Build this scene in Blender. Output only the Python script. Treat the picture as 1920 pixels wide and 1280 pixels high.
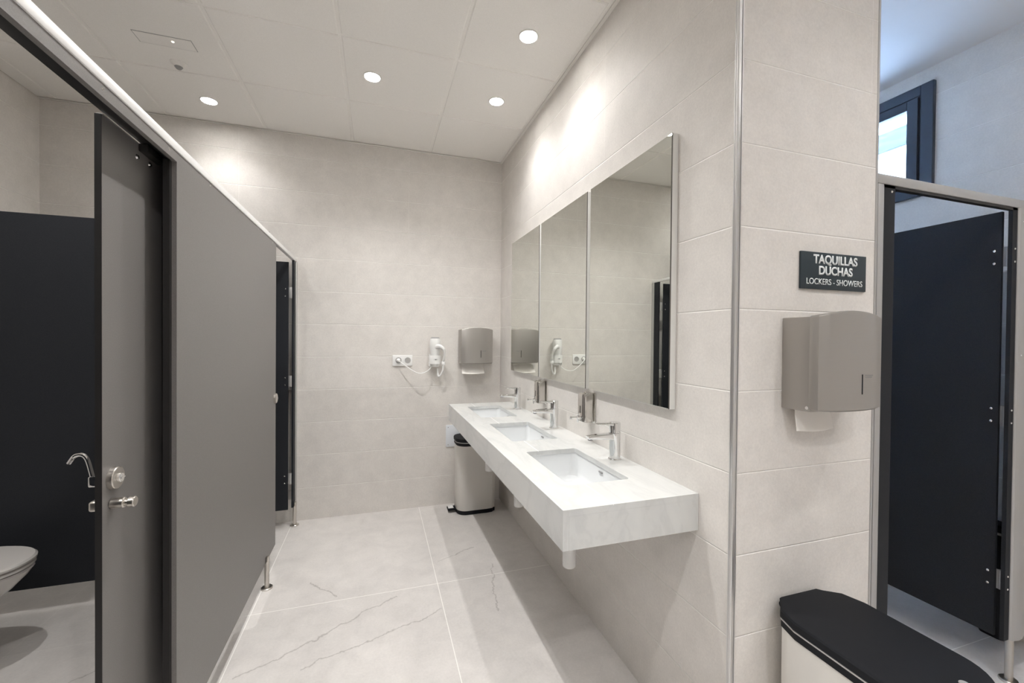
import bpy, bmesh, math, random
from mathutils import Vector, Matrix
random.seed(7)
PI = math.pi
# clear
for o in list(bpy.data.objects): bpy.data.objects.remove(o)
S = bpy.context.scene
COL = S.collection

# ------------------------------------------------------------------ camera, world, lights, exposure
F_PX, YAW, PITCH, ROLL, CY = 785.75, 0.311409, -0.0108312, 0.00913279, 642.61
H = 2.913          # ceiling height
XR, XK, YK, YB = 1.024, 1.632, 0.995, 3.511     # right wall, column edge, column face, back wall
XL, XF, YN = -2.073, 2.886, -1.9                # left wall, outer wall, wall behind the camera
cd = bpy.data.cameras.new('camera'); cam = bpy.data.objects.new('camera', cd); COL.objects.link(cam)
S.camera = cam
f = Vector((math.sin(YAW)*math.cos(PITCH), math.cos(YAW)*math.cos(PITCH), math.sin(PITCH)))
r = Vector((math.cos(YAW), -math.sin(YAW), 0)); u = r.cross(f)
rr = math.cos(ROLL)*r + math.sin(ROLL)*u; uu = -math.sin(ROLL)*r + math.cos(ROLL)*u
M = Matrix((rr, uu, -f)).transposed().to_4x4(); M.translation = Vector((0, 0, 1.4)); cam.matrix_world = M
cd.sensor_fit = 'HORIZONTAL'; cd.sensor_width = 36; cd.lens = 36*F_PX/1920
cd.shift_y = (CY-640)/1920; cd.clip_start = 0.02; cd.clip_end = 60

w = bpy.data.worlds.new('sky'); S.world = w; w.use_nodes = True
bg = w.node_tree.nodes['Background']; bg.inputs[0].default_value = (0.42, 0.64, 1.0, 1); bg.inputs[1].default_value = 225.0
S.view_settings.view_transform = 'Standard'; S.view_settings.look = 'None'
S.view_settings.gamma = 1; S.view_settings.use_curve_mapping = False
S.view_settings.exposure = -0.13
S.cycles.diffuse_bounces = 8; S.cycles.max_bounces = 14; S.cycles.glossy_bounces = 8
LAMP_W = 54.0
LAMP_COL = (1.0, 0.99, 0.975)

# ------------------------------------------------------------------ materials
def P(name, col, rough=0.5, metal=0.0, spec=0.5, coat=0.0):
    m = bpy.data.materials.new(name); m.use_nodes = True
    b = m.node_tree.nodes['Principled BSDF']
    b.inputs['Base Color'].default_value = (*col, 1); b.inputs['Roughness'].default_value = rough
    b.inputs['Metallic'].default_value = metal; b.inputs['Specular IOR Level'].default_value = spec
    b.inputs['Coat Weight'].default_value = coat
    return m
class NT:
    def __init__(s, m): s.m = m; s.t = m.node_tree; s.b = s.t.nodes['Principled BSDF']
    def n(s, typ, **k):
        x = s.t.nodes.new(typ)
        for a, v in k.items(): setattr(x, a, v)
        return x
    def put(s, sock, v):
        if hasattr(v, 'is_output'): s.t.links.new(v, sock)
        else: sock.default_value = v
    def math(s, op, a, b=0.0, c=None, clamp=False):
        x = s.n('ShaderNodeMath', operation=op, use_clamp=clamp); s.put(x.inputs[0], a); s.put(x.inputs[1], b)
        if c is not None: s.put(x.inputs[2], c)
        return x.outputs[0]
    def noise(s, vec, scale, detail=4, rough=0.55, dist=0.0):
        x = s.n('ShaderNodeTexNoise'); s.put(x.inputs['Vector'], vec); x.inputs['Scale'].default_value = scale
        x.inputs['Detail'].default_value = detail; x.inputs['Roughness'].default_value = rough; x.inputs['Distortion'].default_value = dist
        return x.outputs['Fac']
    def mix(s, fac, a, b):
        x = s.n('ShaderNodeMix', data_type='RGBA'); s.put(x.inputs[0], fac)
        for i, v in ((6, a), (7, b)):
            s.put(x.inputs[i], v if hasattr(v, 'is_output') else (*v, 1))
        return x.outputs[2]
    def ramp(s, v, a, b):       # linear map a..b -> 0..1 clamped
        x = s.n('ShaderNodeMapRange'); s.put(x.inputs[0], v); x.inputs[1].default_value = a; x.inputs[2].default_value = b
        return x.outputs[0]
    def pos(s):
        g = s.n('ShaderNodeNewGeometry'); sp = s.n('ShaderNodeSeparateXYZ'); s.t.links.new(g.outputs['Position'], sp.inputs[0])
        return g.outputs['Position'], sp.outputs[0], sp.outputs[1], sp.outputs[2]
    def line(s, v, period, off, half):   # 1 on a line every period
        m_ = s.math('FLOORED_MODULO', s.math('ADD', v, -off+period/2), period)
        return s.math('LESS_THAN', s.math('ABSOLUTE', s.math('SUBTRACT', m_, period/2)), half)
    def bump(s, h, strength, dist=0.002):
        x = s.n('ShaderNodeBump'); x.inputs['Strength'].default_value = strength; x.inputs['Distance'].default_value = dist
        s.put(x.inputs['Height'], h); s.t.links.new(x.outputs[0], s.b.inputs['Normal'])

def tile_mat(name, axis, joint, base=(0.735, 0.705, 0.672)):
    m = P(name, base, 0.55, spec=0.35); t = NT(m); p, x, y, z = t.pos()
    v = {'x': x, 'y': y}[axis]
    big = t.noise(p, 2.2, 3, 0.5); mid = t.noise(p, 11, 5, 0.6); fine = t.noise(p, 130, 3, 0.7)
    spots = t.ramp(t.noise(p, 48, 4, 0.75), 0.66, 0.76)
    k = t.math('ADD', t.math('MULTIPLY', big, 0.25), t.math('ADD', t.math('MULTIPLY', mid, 0.45), t.math('MULTIPLY', fine, 0.50)))
    d = tuple(c*0.90 for c in base); l = tuple(min(1, c*1.07) for c in base)
    c = t.mix(t.ramp(k, 0.42, 0.78), d, l)
    c = t.mix(t.math('MULTIPLY', spots, 0.22), c, tuple(c_*0.62 for c_ in base))
    g = t.line(z, 0.25, -0.005, 0.0019)
    up = t.math('GREATER_THAN', z, 2.245)
    va = t.math('MULTIPLY', up, t.line(v, 1.2, joint, 0.0010))
    vb = t.math('MULTIPLY', t.math('SUBTRACT', 1.0, up), t.line(v, 1.2, joint+0.6, 0.0008))
    g2 = t.math('MAXIMUM', g, t.math('MULTIPLY', va, 0.6))
    c = t.mix(t.math('MULTIPLY', g2, 0.8), c, (0.90, 0.88, 0.85))
    t.put(t.b.inputs['Base Color'], c)
    # small groove along each joint
    hz = t.math('FLOORED_MODULO', t.math('ADD', z, 0.005+0.125), 0.25)
    hz = t.math('ABSOLUTE', t.math('SUBTRACT', hz, 0.125))
    h = t.math('ADD', t.ramp(hz, 0.0, 0.003), t.math('MULTIPLY', fine, 0.10))
    t.bump(h, 0.6, 0.003)
    return m
M_tile_back = tile_mat('wall tile back', 'x', -0.96)
M_tile_right = tile_mat('wall tile right', 'y', 1.775)
M_tile_col = tile_mat('wall tile column', 'x', 0.40)

def floor_mat():
    base = (0.670, 0.643, 0.622)
    m = P('floor stone tile', base, 0.42, spec=0.4); t = NT(m); p, x, y, z = t.pos()
    big = t.noise(p, 1.6, 4, 0.6, 0.6); mid = t.noise(p, 8, 6, 0.65, 0.4); fine = t.noise(p, 90, 3, 0.7)
    k = t.math('ADD', t.math('MULTIPLY', big, 0.4), t.math('ADD', t.math('MULTIPLY', mid, 0.5), t.math('MULTIPLY', fine, 0.3)))
    c = t.mix(t.ramp(k, 0.42, 0.80), tuple(q*0.84 for q in base), tuple(q*1.10 for q in base))
    nx = t.math('MULTIPLY', t.math('SUBTRACT', t.noise(p, 7, 4, 0.6), 0.5), 0.10)
    nx2 = t.math('MULTIPLY', t.math('SUBTRACT', t.noise(p, 40, 3, 0.6), 0.5), 0.02)
    def vein(ax, ay, bx, by, half):
        L = math.hypot(bx-ax, by-ay); dx, dy = (bx-ax)/L, (by-ay)/L
        px = t.math('SUBTRACT', x, ax); py = t.math('SUBTRACT', y, ay)
        dist = t.math('ADD', t.math('SUBTRACT', t.math('MULTIPLY', px, dy), t.math('MULTIPLY', py, dx)), t.math('ADD', nx, nx2))
        al = t.math('ADD', t.math('MULTIPLY', px, dx), t.math('MULTIPLY', py, dy))
        ins = t.math('MULTIPLY', t.math('GREATER_THAN', al, 0.0), t.math('LESS_THAN', al, L))
        return t.math('MULTIPLY', ins, t.ramp(t.math('ABSOLUTE', dist), half, 0.0))
    vs = None
    for a in VEINS:
        v = vein(*a); vs = v if vs is None else t.math('MAXIMUM', vs, v)
    c = t.mix(t.math('MULTIPLY', vs, 0.50), c, (0.20, 0.18, 0.165))
    gx = t.line(x, 0.933, 0.335, 0.0020); gy = t.line(y, 1.2, 2.385, 0.0020)
    g = t.math('MAXIMUM', gx, gy)
    g = t.math('MULTIPLY', g, t.math('ADD', 0.2, t.math('MULTIPLY', 0.8, t.math('GREATER_THAN', x, -0.62))))
    c = t.mix(t.math('MULTIPLY', g, 0.85), c, (0.93, 0.91, 0.88))
    t.put(t.b.inputs['Base Color'], c); t.bump(t.math('ADD', mid, t.math('MULTIPLY', fine, 0.4)), 0.12, 0.002)
    return m
VEINS = [(-0.55, 1.95, 0.11, 2.33, 0.007), (-0.30, 1.93, 0.33, 2.15, 0.006), (-0.36, 2.60, -0.20, 2.42, 0.006),
         (0.37, 2.62, 0.62, 2.74, 0.005), (0.60, 2.05, 0.68, 2.50, 0.005), (-1.55, 1.9, -0.9, 2.3, 0.005), (1.9, 1.2, 2.6, 1.6, 0.005)]
M_floor = floor_mat()

M_ceil = P('ceiling tile white', (0.80, 0.775, 0.735), 0.75, spec=0.2)
t = NT(M_ceil); p_, x_, y_, z_ = t.pos()
t.put(t.b.inputs['Base Color'], t.mix(t.ramp(t.noise(p_, 260, 2, 0.6), 0.35, 0.65), (0.87, 0.85, 0.82), (0.91, 0.89, 0.86)))
M_grid = P('ceiling grid bar', (0.80, 0.78, 0.74), 0.6)
M_plaster = P('painted plaster ceiling', (0.80, 0.80, 0.80), 0.8, spec=0.2)
M_lam = P('grey laminate', (0.118, 0.108, 0.103), 0.42, spec=0.45)
t = NT(M_lam); p_, x_, y_, z_ = t.pos()
nf = t.noise(p_, 420, 2, 0.6)
t.put(t.b.inputs['Base Color'], t.mix(t.ramp(nf, 0.3, 0.7), (0.148, 0.139, 0.135), (0.180, 0.170, 0.165))); t.bump(nf, 0.10, 0.001)
M_lamd = P('charcoal laminate', (0.02, 0.022, 0.026), 0.58, spec=0.18)
t = NT(M_lamd); p_, x_, y_, z_ = t.pos(); nf = t.noise(p_, 420, 2, 0.6)
t.put(t.b.inputs['Base Color'], t.mix(t.ramp(nf, 0.3, 0.7), (0.016, 0.018, 0.022), (0.025, 0.027, 0.032)))
M_black = P('black phenolic edge', (0.012, 0.011, 0.011), 0.45)
M_rubber = P('black plastic', (0.011, 0.012, 0.015), 0.6, spec=0.18)
M_alu = P('anodised aluminium', (0.66, 0.655, 0.65), 0.34, metal=0.85)
M_rail = P('pale rail aluminium', (0.84, 0.835, 0.83), 0.38, metal=0.25)
M_alum = P('satin aluminium profile', (0.50, 0.495, 0.49), 0.42, metal=0.55)
M_steel = P('brushed stainless steel', (0.60, 0.57, 0.53), 0.30, metal=1.0)
M_chrome = P('polished chrome', (0.80, 0.80, 0.80), 0.06, metal=1.0)
M_pol = P('polished steel', (0.66, 0.64, 0.61), 0.10, metal=1.0)
M_mirror = P('mirror glass', (0.80, 0.815, 0.77), 0.012, metal=1.0)
M_backing = P('mirror edge', (0.80, 0.80, 0.78), 0.45)
M_darkline = P('mirror rebate', (0.10, 0.09, 0.08), 0.5)
M_ceramic = P('white glazed ceramic', (0.75, 0.765, 0.775), 0.10, spec=0.5, coat=0.2)
M_ceramw = P('white toilet ceramic', (0.70, 0.675, 0.65), 0.14, spec=0.5, coat=0.3)
M_plast = P('white plastic', (0.84, 0.84, 0.83), 0.32)
M_platep = P('pale cover plate', (0.74, 0.77, 0.81), 0.4)
M_gplast = P('grey plastic', (0.30, 0.30, 0.30), 0.45)
M_pvc = P('white pvc pipe', (0.80, 0.80, 0.79), 0.35)
M_paper = P('paper towel', (0.86, 0.83, 0.79), 0.9, spec=0.1)
M_cream = P('cream lacquered metal', (0.70, 0.68, 0.645), 0.30, spec=0.5)
M_sign = P('dark slate sign face', (0.022, 0.036, 0.046), 0.45)
M_white = P('white lettering', (0.86, 0.89, 0.90), 0.5)
M_frame = P('dark slate window frame', (0.030, 0.040, 0.058), 0.42)
M_gasket = P('black gasket', (0.008, 0.010, 0.016), 0.6)
M_ext = P('white render outside', (0.80, 0.82, 0.84), 0.8)
M_extb = P('grey stone band outside', (0.013, 0.013, 0.013), 0.9, spec=0.0)
t = NT(M_extb); p_, x_, y_, z_ = t.pos(); mp = t.n('ShaderNodeMapping'); t.put(mp.inputs[0], p_); mp.inputs['Scale'].default_value = (1, 1.2, 9)
t.put(t.b.inputs['Base Color'], t.mix(t.ramp(t.noise(mp.outputs[0], 2.5, 5, 0.6, 0.8), 0.35, 0.65), (0.0085, 0.0090, 0.0085), (0.0130, 0.0130, 0.0120)))
M_steelp = P('satin steel dispenser', (0.42, 0.40, 0.375), 0.36, metal=0.75)
t = NT(M_steelp); p_, x_, y_, z_ = t.pos(); mp = t.n('ShaderNodeMapping'); t.put(mp.inputs[0], p_); mp.inputs['Scale'].default_value = (6, 6, 240)
t.put(t.b.inputs['Roughness'], t.math('ADD', 0.30, t.math('MULTIPLY', t.noise(mp.outputs[0], 3, 2), 0.14)))
def stone_mat():
    m = P('white stone worktop', (0.6, 0.6, 0.58), 0.20, spec=0.4); t = NT(m); p, x, y, z = t.pos()
    mp = t.n('ShaderNodeMapping'); t.put(mp.inputs[0], p); mp.inputs['Rotation'].default_value = (0, 0, 0.6); mp.inputs['Scale'].default_value = (4.0, 1.1, 2.0)
    n1 = t.noise(mp.outputs[0], 1.8, 6, 0.60, 0.5)
    v = t.ramp(t.math('ABSOLUTE', t.math('SUBTRACT', n1, 0.52)), 0.05, 0.0)
    n2 = t.noise(mp.outputs[0], 1.6, 4, 0.55, 0.5)
    c = t.mix(t.ramp(n2, 0.35, 0.68), (0.61, 0.62, 0.615), (0.675, 0.68, 0.665))
    c = t.mix(t.math('MULTIPLY', v, 0.16), c, (0.40, 0.41, 0.42))
    seam = t.math('MULTIPLY', t.math('GREATER_THAN', z, 0.886), t.math('LESS_THAN', t.math('ABSOLUTE', t.math('SUBTRACT', x, 0.70)), 0.0015))
    c = t.mix(seam, c, (0.90, 0.90, 0.88))
    t.put(t.b.inputs['Base Color'], c)
    return m
M_stone = stone_mat()
M_glass = P('window glass', (1, 1, 1), 0.0); g_ = M_glass.node_tree.nodes['Principled BSDF']
g_.inputs['Transmission Weight'].default_value = 1.0; g_.inputs['IOR'].default_value = 1.02
M_lens = P('downlight lens', (1, 1, 1), 0.4); b_ = M_lens.node_tree.nodes['Principled BSDF']
b_.inputs['Emission Color'].default_value = (1.0, 0.97, 0.93, 1); b_.inputs['Emission Strength'].default_value = 130.0
M_led = P('small led', (1, 1, 1), 0.4); b_ = M_led.node_tree.nodes['Principled BSDF']
b_.inputs['Emission Color'].default_value = (1.0, 0.92, 0.70, 1); b_.inputs['Emission Strength'].default_value = 3.0
M_ring = P('white lamp ring', (0.80, 0.78, 0.75), 0.4)

# ------------------------------------------------------------------ mesh helpers
class MB:
    def __init__(s): s.bm = bmesh.new()
    def box(s, x0, x1, y0, y1, z0, z1, bev=0.0, seg=2):
        g = bmesh.ops.create_cube(s.bm, size=1)
        for v in g['verts']:
            v.co = Vector(((x0+x1)/2+v.co.x*(x1-x0), (y0+y1)/2+v.co.y*(y1-y0), (z0+z1)/2+v.co.z*(z1-z0)))
        if bev > 0:
            es = {e for v in g['verts'] for e in v.link_edges}
            bmesh.ops.bevel(s.bm, geom=list(es), offset=bev, segments=seg, profile=0.5, affect='EDGES')
        return s
    def cyl(s, p0, p1, r0, r1=None, n=28, bev=0.0):
        p0, p1 = Vector(p0), Vector(p1); r1 = r0 if r1 is None else r1
        d = (p1-p0); L = d.length; q = Vector((0, 0, 1)).rotation_difference(d.normalized())
        prof = [(0, 0), (r0-bev, 0), (r0, bev), (r1, L-bev), (r1-bev, L), (0, L)] if bev else [(0, 0), (r0, 0), (r1, L), (0, L)]
        s.lathe(prof, n, p0, q); return s
    def lathe(s, prof, n=28, o=(0, 0, 0), q=None):
        o = Vector(o); rings = []
        for (rad, z) in prof:
            if rad < 1e-6:
                v = Vector((0, 0, z)); v = q @ v if q else v; rings.append([s.bm.verts.new(o+v)])
            else:
                ring = []
                for i in range(n):
                    a = 2*PI*i/n; v = Vector((rad*math.cos(a), rad*math.sin(a), z)); v = q @ v if q else v
                    ring.append(s.bm.verts.new(o+v))
                rings.append(ring)
        s.bridge(rings); return s
    def bridge(s, rings, closed=True):
        for a, b in zip(rings[:-1], rings[1:]):
            if len(a) == 1 and len(b) == 1: continue
            n = max(len(a), len(b)); m = n if closed else n-1
            for i in range(m):
                j = (i+1) % n
                if len(a) == 1: s.bm.faces.new((a[0], b[j], b[i]))
                elif len(b) == 1: s.bm.faces.new((a[i], a[j], b[0]))
                else: s.bm.faces.new((a[i], a[j], b[j], b[i]))
    def loft(s, loops, cap0=True, cap1=True):
        rings = [[s.bm.verts.new(Vector(p)) for p in lp] for lp in loops]
        s.bridge(rings)
        if cap0: s.bm.faces.new(list(reversed(rings[0])))
        if cap1: s.bm.faces.new(rings[-1])
        return s
    def tube(s, pts, r, n=10, taper=None):
        pts = [Vector(p) for p in pts]; loops = []
        up = None
        for i, p in enumerate(pts):
            d = (pts[min(i+1, len(pts)-1)]-pts[max(i-1, 0)]).normalized()
            if up is None:
                up = d.orthogonal().normalized()
            up = (up - d*up.dot(d)).normalized(); v = d.cross(up)
            rad = r if taper is None else r*(1+(taper-1)*i/(len(pts)-1))
            loops.append([p+rad*(math.cos(2*PI*k/n)*up+math.sin(2*PI*k/n)*v) for k in range(n)])
        return s.loft(loops)
    def prism(s, poly, axis, a0, a1):   # poly in the two other axes
        def P3(p, a):
            return {'x': (a, p[0], p[1]), 'y': (p[0], a, p[1]), 'z': (p[0], p[1], a)}[axis]
        return s.loft([[P3(p, a0) for p in poly], [P3(p, a1) for p in poly]])
def smooth_pts(ctrl, n=8):
    c = [Vector(p) for p in ctrl]; c = [2*c[0]-c[1]]+c+[2*c[-1]-c[-2]]; out = []
    for i in range(1, len(c)-2):
        for k in range(n):
            t = k/n; a, b, d, e = c[i-1], c[i], c[i+1], c[i+2]
            out.append(0.5*((2*b)+(-a+d)*t+(2*a-5*b+4*d-e)*t*t+(-a+3*b-3*d+e)*t**3))
    out.append(c[-2]); return out
def rrect(x0, x1, y0, y1, r, n=6):
    pts = []
    for cx, cy, a0 in ((x1-r, y1-r, 0), (x0+r, y1-r, 90), (x0+r, y0+r, 180), (x1-r, y0+r, 270)):
        for k in range(n+1):
            a = math.radians(a0+90*k/n); pts.append((cx+r*math.cos(a), cy+r*math.sin(a)))
    return pts

def link(name, mb, mat, parent=None, local=False, bev=0.0, label=None, smooth=True):
    bm = mb.bm
    bmesh.ops.recalc_face_normals(bm, faces=bm.faces)
    me = bpy.data.meshes.new(name)
    if parent is not None and not local:
        off = Vector(parent['_o']) ; bmesh.ops.translate(bm, verts=bm.verts, vec=-off)
    bm.to_mesh(me); bm.free()
    if smooth:
        for p in me.polygons: p.use_smooth = True
        try: me.set_sharp_from_angle(angle=math.radians(32))
        except Exception: pass
    me.materials.append(mat)
    o = bpy.data.objects.new(name, me); COL.objects.link(o)
    if parent is not None:
        o.parent = parent
        if local: o['_o'] = (0, 0, 0)
        else: o['_o'] = tuple(off)
    if bev:
        md = o.modifiers.new('edge', 'BEVEL'); md.width = bev; md.segments = 2; md.limit_method = 'ANGLE'
    if label: o['label'] = label
    return o
def thing(name, label, cat, loc=(0, 0, 0), rotz=0.0, group=None):
    o = bpy.data.objects.new(name, None); COL.objects.link(o); o.location = loc; o.rotation_euler = (0, 0, rotz)
    o.empty_display_size = 0.05
    o['label'] = label; o['category'] = cat; o['_o'] = tuple(loc)
    if group: o['group'] = group
    return o
def struct(name, mb, mat, label=None, smooth=False):
    o = link(name, mb, mat, smooth=smooth); o['kind'] = 'structure'
    if label: o['label'] = label
    return o
def dup(root, loc, label, group=None, rotz=None):
    r_ = root.copy(); COL.objects.link(r_); r_.location = loc; r_['label'] = label
    if group: r_['group'] = group
    if rotz is not None: r_.rotation_euler = (0, 0, rotz)
    for ch in list(root.children):
        c = ch.copy(); COL.objects.link(c); c.parent = r_
        for g in list(ch.children):
            d = g.copy(); COL.objects.link(d); d.parent = c
    return r_

# ------------------------------------------------------------------ setting
T = 0.12
o = struct('floor', MB().box(XL-T, XF+T, YN-T, YB+T, -0.1, 0), M_floor)
struct('wall_back', MB().box(XL-T, XF+T, YB, YB+T, 0, H+0.1), M_tile_back)
struct('wall_left', MB().box(XL-T, XL, YN, YB, 0, H+0.1), M_tile_right)
struct('wall_front', MB().box(XL-T, XF+T, YN-T, YN, 0, H+0.1), M_tile_back)
# thick right wall ending in the column face (one side coloured by a second material slot)
mb = MB().box(XR, XK, YK, YB, 0, H+0.1)
o = struct('wall_right', mb, M_tile_right); o.data.materials.append(M_tile_col)
for p in o.data.polygons:
    if p.normal.y < -0.9: p.material_index = 1
# outer wall with the window opening
WY0, WY1, WZ0, WZ1 = 1.50, 2.86, 2.235, 2.805
mb = MB()
mb.box(XF, XF+0.25, YN, WY0, 0, H+0.1).box(XF, XF+0.25, WY1, YB, 0, H+0.1).box(XF, XF+0.25, WY0, WY1, 0, WZ0).box(XF, XF+0.25, WY0, WY1, WZ1, H+0.1)
struct('wall_outer', mb, M_tile_right)
# shower room back partition wall
struct('wall_inner', MB().box(XK, XF, 2.95, 3.05, 0, H+0.1), M_tile_back)
# ceilings: suspended tiles with a bar grid, and a plain plaster ceiling over the showers
gx = [0.405+0.5925*k for k in range(-6, 6)]; gy = [2.285+0.603*k for k in range(-8, 4)]
mb = MB(); mb.box(XL, XF, YN, YB, H+0.0055, H+0.06)
G = 0.0085
xs = [XL-0.02]+[g for g in gx if XL < g < XF]+[XF+0.02]; ys = [YN-0.02]+[g for g in gy if YN < g < YB]+[YB+0.02]
for i in range(len(xs)-1):
    for j in range(len(ys)-1):
        x0, x1, y0, y1 = xs[i]+G, xs[i+1]-G, ys[j]+G, ys[j+1]-G
        if x0 > XR and y0 > YK: continue
        x0 = max(x0, XL+0.002); x1 = min(x1, XF-0.002); y0 = max(y0, YN+0.002); y1 = min(y1, YB-0.002)
        if x1 > XR+0.002 and y1 > YK: 
            if x0 < XR: x1 = min(x1, XR-0.004)
            else: y1 = min(y1, YK-0.004)
        if x1-x0 < 0.02 or y1-y0 < 0.02: continue
        lo = [(x0+0.004, y0+0.004), (x1-0.004, y0+0.004), (x1-0.004, y1-0.004), (x0+0.004, y1-0.004)]
        hi = [(x0, y0), (x1, y0), (x1, y1), (x0, y1)]
        mb.loft([[(a, b, H) for a, b in lo], [(a, b, H+0.003) for a, b in hi], [(a, b, H+0.006) for a, b in hi]], cap1=False)
struct('ceiling', mb, M_ceil)
mb = MB().box(XK-0.02, XF, YK+0.02, 2.95, H-0.004, H+0.02)
struct('ceiling', mb, M_plaster)
# wall angle along the ceiling and the tile edge trims of the column
struct('trim_1', MB().box(XR-0.018, XR, YK, YB, H-0.002, H+0.001), M_grid)
struct('trim_2', MB().box(XL, XR-0.018, YB-0.018, YB, H-0.002, H+0.001), M_grid)
mb = MB().box(XR-0.0035, XR+0.010, YK-0.0035, YK+0.0085, 0, H, 0.003)
mb.box(XR-0.0045, XR+0.001, YK+0.006, YK+0.010, 0, H)
mb.box(XR+0.010, XR+0.0125, YK-0.0045, YK+0.001, 0, H)
struct('trim_3', mb, M_alu)
struct('trim_4', MB().box(XK-0.005, XK+0.004, YK-0.003, YK+0.010, 0, H, 0.002), M_alum)
# soft joint where wall meets floor
# window
mb = MB()
def ring(mb, x0, x1, y0, y1, z0, z1, wd, bev=0.004):
    mb.box(x0, x1, y0, y0+wd, z0, z1, bev).box(x0, x1, y1-wd, y1, z0, z1, bev)
    mb.box(x0, x1, y0+wd, y1-wd, z0, z0+wd, bev).box(x0, x1, y0+wd, y1-wd, z1-wd, z1, bev)
ring(mb, XF-0.022, XF+0.06, 1.480, 2.88, 2.211, 2.827, 0.058)
wf = struct('window_1', mb, M_frame)
wf['_o'] = (0, 0, 0)
mb = MB(); ring(mb, XF-0.030, XF+0.045, 1.545, 2.815, 2.276, 2.762, 0.052)
sash = link('sash', mb, M_frame, wf)
mb = MB(); ring(mb, XF-0.018, XF+0.03, 1.535, 2.825, 2.266, 2.772, 0.012, 0); link('gasket', mb, M_gasket, wf)
link('glass', MB().box(XF+0.010, XF+0.016, 1.595, 2.765, 2.326, 2.712), M_glass, sash)
mb = MB().box(XF-0.052, XF-0.030, 1.62, 1.66, 2.285, 2.315, 0.004).box(XF-0.062, XF-0.050, 1.59, 1.72, 2.292, 2.308, 0.004)
link('window_handle', mb, M_gasket, sash)
# building outside, opposite the window
nb = thing('building', 'pale rendered building with a grey stone band outside the small high window', 'building', (5.2, 3.0, 0))
link('facade', MB().box(5.0, 5.4, -1.0, 7.0, 0, 3.36), M_ext, nb)
link('stone_band', MB().box(4.96, 5.4, -1.0, 7.0, 3.36, 3.545), M_extb, nb)
link('parapet', MB().box(4.98, 5.4, -1.0, 7.0, 3.545, 3.645), M_ext, nb)
link('coping', MB().box(4.90, 5.45, -1.0, 7.0, 3.648, 3.80), M_ext, nb)

# ------------------------------------------------------------------ ceiling lights
def make_light(label, x, y, k=1.0, grp='recessed ceiling downlights'):
    t_ = thing('ceiling_light', label, 'ceiling light', (x, y, H), 0, grp)
    link('trim_ring', MB().lathe([(0.042, -0.001), (0.044, -0.004), (0.050, -0.003), (0.052, 0.0), (0.052, 0.002), (0.042, 0.002), (0.042, -0.001)], 32), M_ring, t_, local=True)
    link('lens', MB().lathe([(0, -0.0005), (0.042, -0.0005), (0.042, 0.002), (0, 0.002)], 28), M_lens, t_, local=True)
    ld = bpy.data.lights.new('downlight', 'SPOT'); ld.energy = LAMP_W*k; ld.color = LAMP_COL; ld.shadow_soft_size = 0.013
    ld.spot_size = math.radians(128); ld.spot_blend = 1.0
    lo = bpy.data.objects.new('downlight', ld); COL.objects.link(lo); lo.parent = t_; lo.location = (0, 0, -0.012)
    return t_
make_light('ceiling downlight at the far left above the toilet cubicles', -1.04, 3.19, 0.36)
make_light('ceiling downlight over the middle of the washroom floor', -0.035, 2.59, 1.3)
make_light('largest and nearest visible ceiling downlight above the basins', 0.714, 1.993, 0.44)
make_light('farther ceiling downlight above the basins near the back wall', 0.718, 2.60, 0.44)
make_light('ceiling downlight over the floor beside the near basin, just above the frame', -0.035, 1.60, 1.25)
make_light('ceiling downlight left of the camera in front of the sliding door', -0.10, 0.35)
make_light('ceiling downlight in front of the column with the sign', 1.42, 0.22, 0.38)
make_light('ceiling downlight in front of the right hand cubicle', 2.12, 0.28, 0.6)
make_light('ceiling downlight inside the left toilet cubicle', -1.42, 2.05, 1.1)
make_light('added unseen fill downlight behind the camera on the right', 0.7, -0.7, 1.5)  # unseen lamp, added to fill the room from behind the camera
make_light('added unseen fill downlight behind the camera on the left', -0.3, -1.0, 1.7)  # second added lamp out of view, boosted for flatter light
make_light('added unseen fill downlight behind the camera far right', 1.7, -1.0, 0.7)  # third added fill lamp, out of view
make_light('ceiling downlight inside the left cubicle beside the camera', -1.45, 0.30)
# daylight portal at the window opening (sampling aid only)
pl = bpy.data.lights.new('window_portal', 'AREA'); pl.shape = 'RECTANGLE'; pl.size = WY1-WY0; pl.size_y = WZ1-WZ0; pl.cycles.is_portal = True
po = bpy.data.objects.new('window_portal', pl); COL.objects.link(po); po.location = (XF+0.2, (WY0+WY1)/2, (WZ0+WZ1)/2); po.rotation_euler = (PI/2, 0, PI/2)

# emergency light panel and motion detector on the ceiling
e = thing('emergency_light', 'flush rectangular ceiling panel with a tiny lit lamp at the upper left', 'emergency light', (-1.045, 2.62, H))
mb = MB(); ring2 = [(-0.122, -0.040), (0.122, -0.040), (0.122, 0.040), (-0.122, 0.040)]
mb.box(-0.124, 0.124, -0.042, 0.042, -0.0025, 0.002, 0.001)
link('cover', mb, M_ceil, e, local=True)
mb = MB(); mb.box(-0.127, -0.124, -0.045, 0.045, -0.001, 0.001).box(0.124, 0.127, -0.045, 0.045, -0.001, 0.001).box(-0.127, 0.127, 0.042, 0.045, -0.001, 0.001).box(-0.127, 0.127, -0.045, -0.042, -0.001, 0.001)
link('shadow_gap', mb, M_gplast, e, local=True)
link('status_lamp', MB().cyl((0.035, -0.01, -0.004), (0.035, -0.01, 0), 0.006), M_led, e, local=True)
e = thing('motion_detector', 'small round grey motion detector on the ceiling beside the flush panel', 'detector', (-1.06, 2.81, H))
link('housing', MB().lathe([(0, -0.022), (0.020, -0.020), (0.030, -0.008), (0.038, -0.004), (0.040, 0.001), (0, 0.001)], 28), M_ceil, e, local=True)
link('sensor_lens', MB().lathe([(0, -0.034), (0.012, -0.031), (0.020, -0.020), (0, -0.020)], 24), M_gplast, e, local=True)

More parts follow.
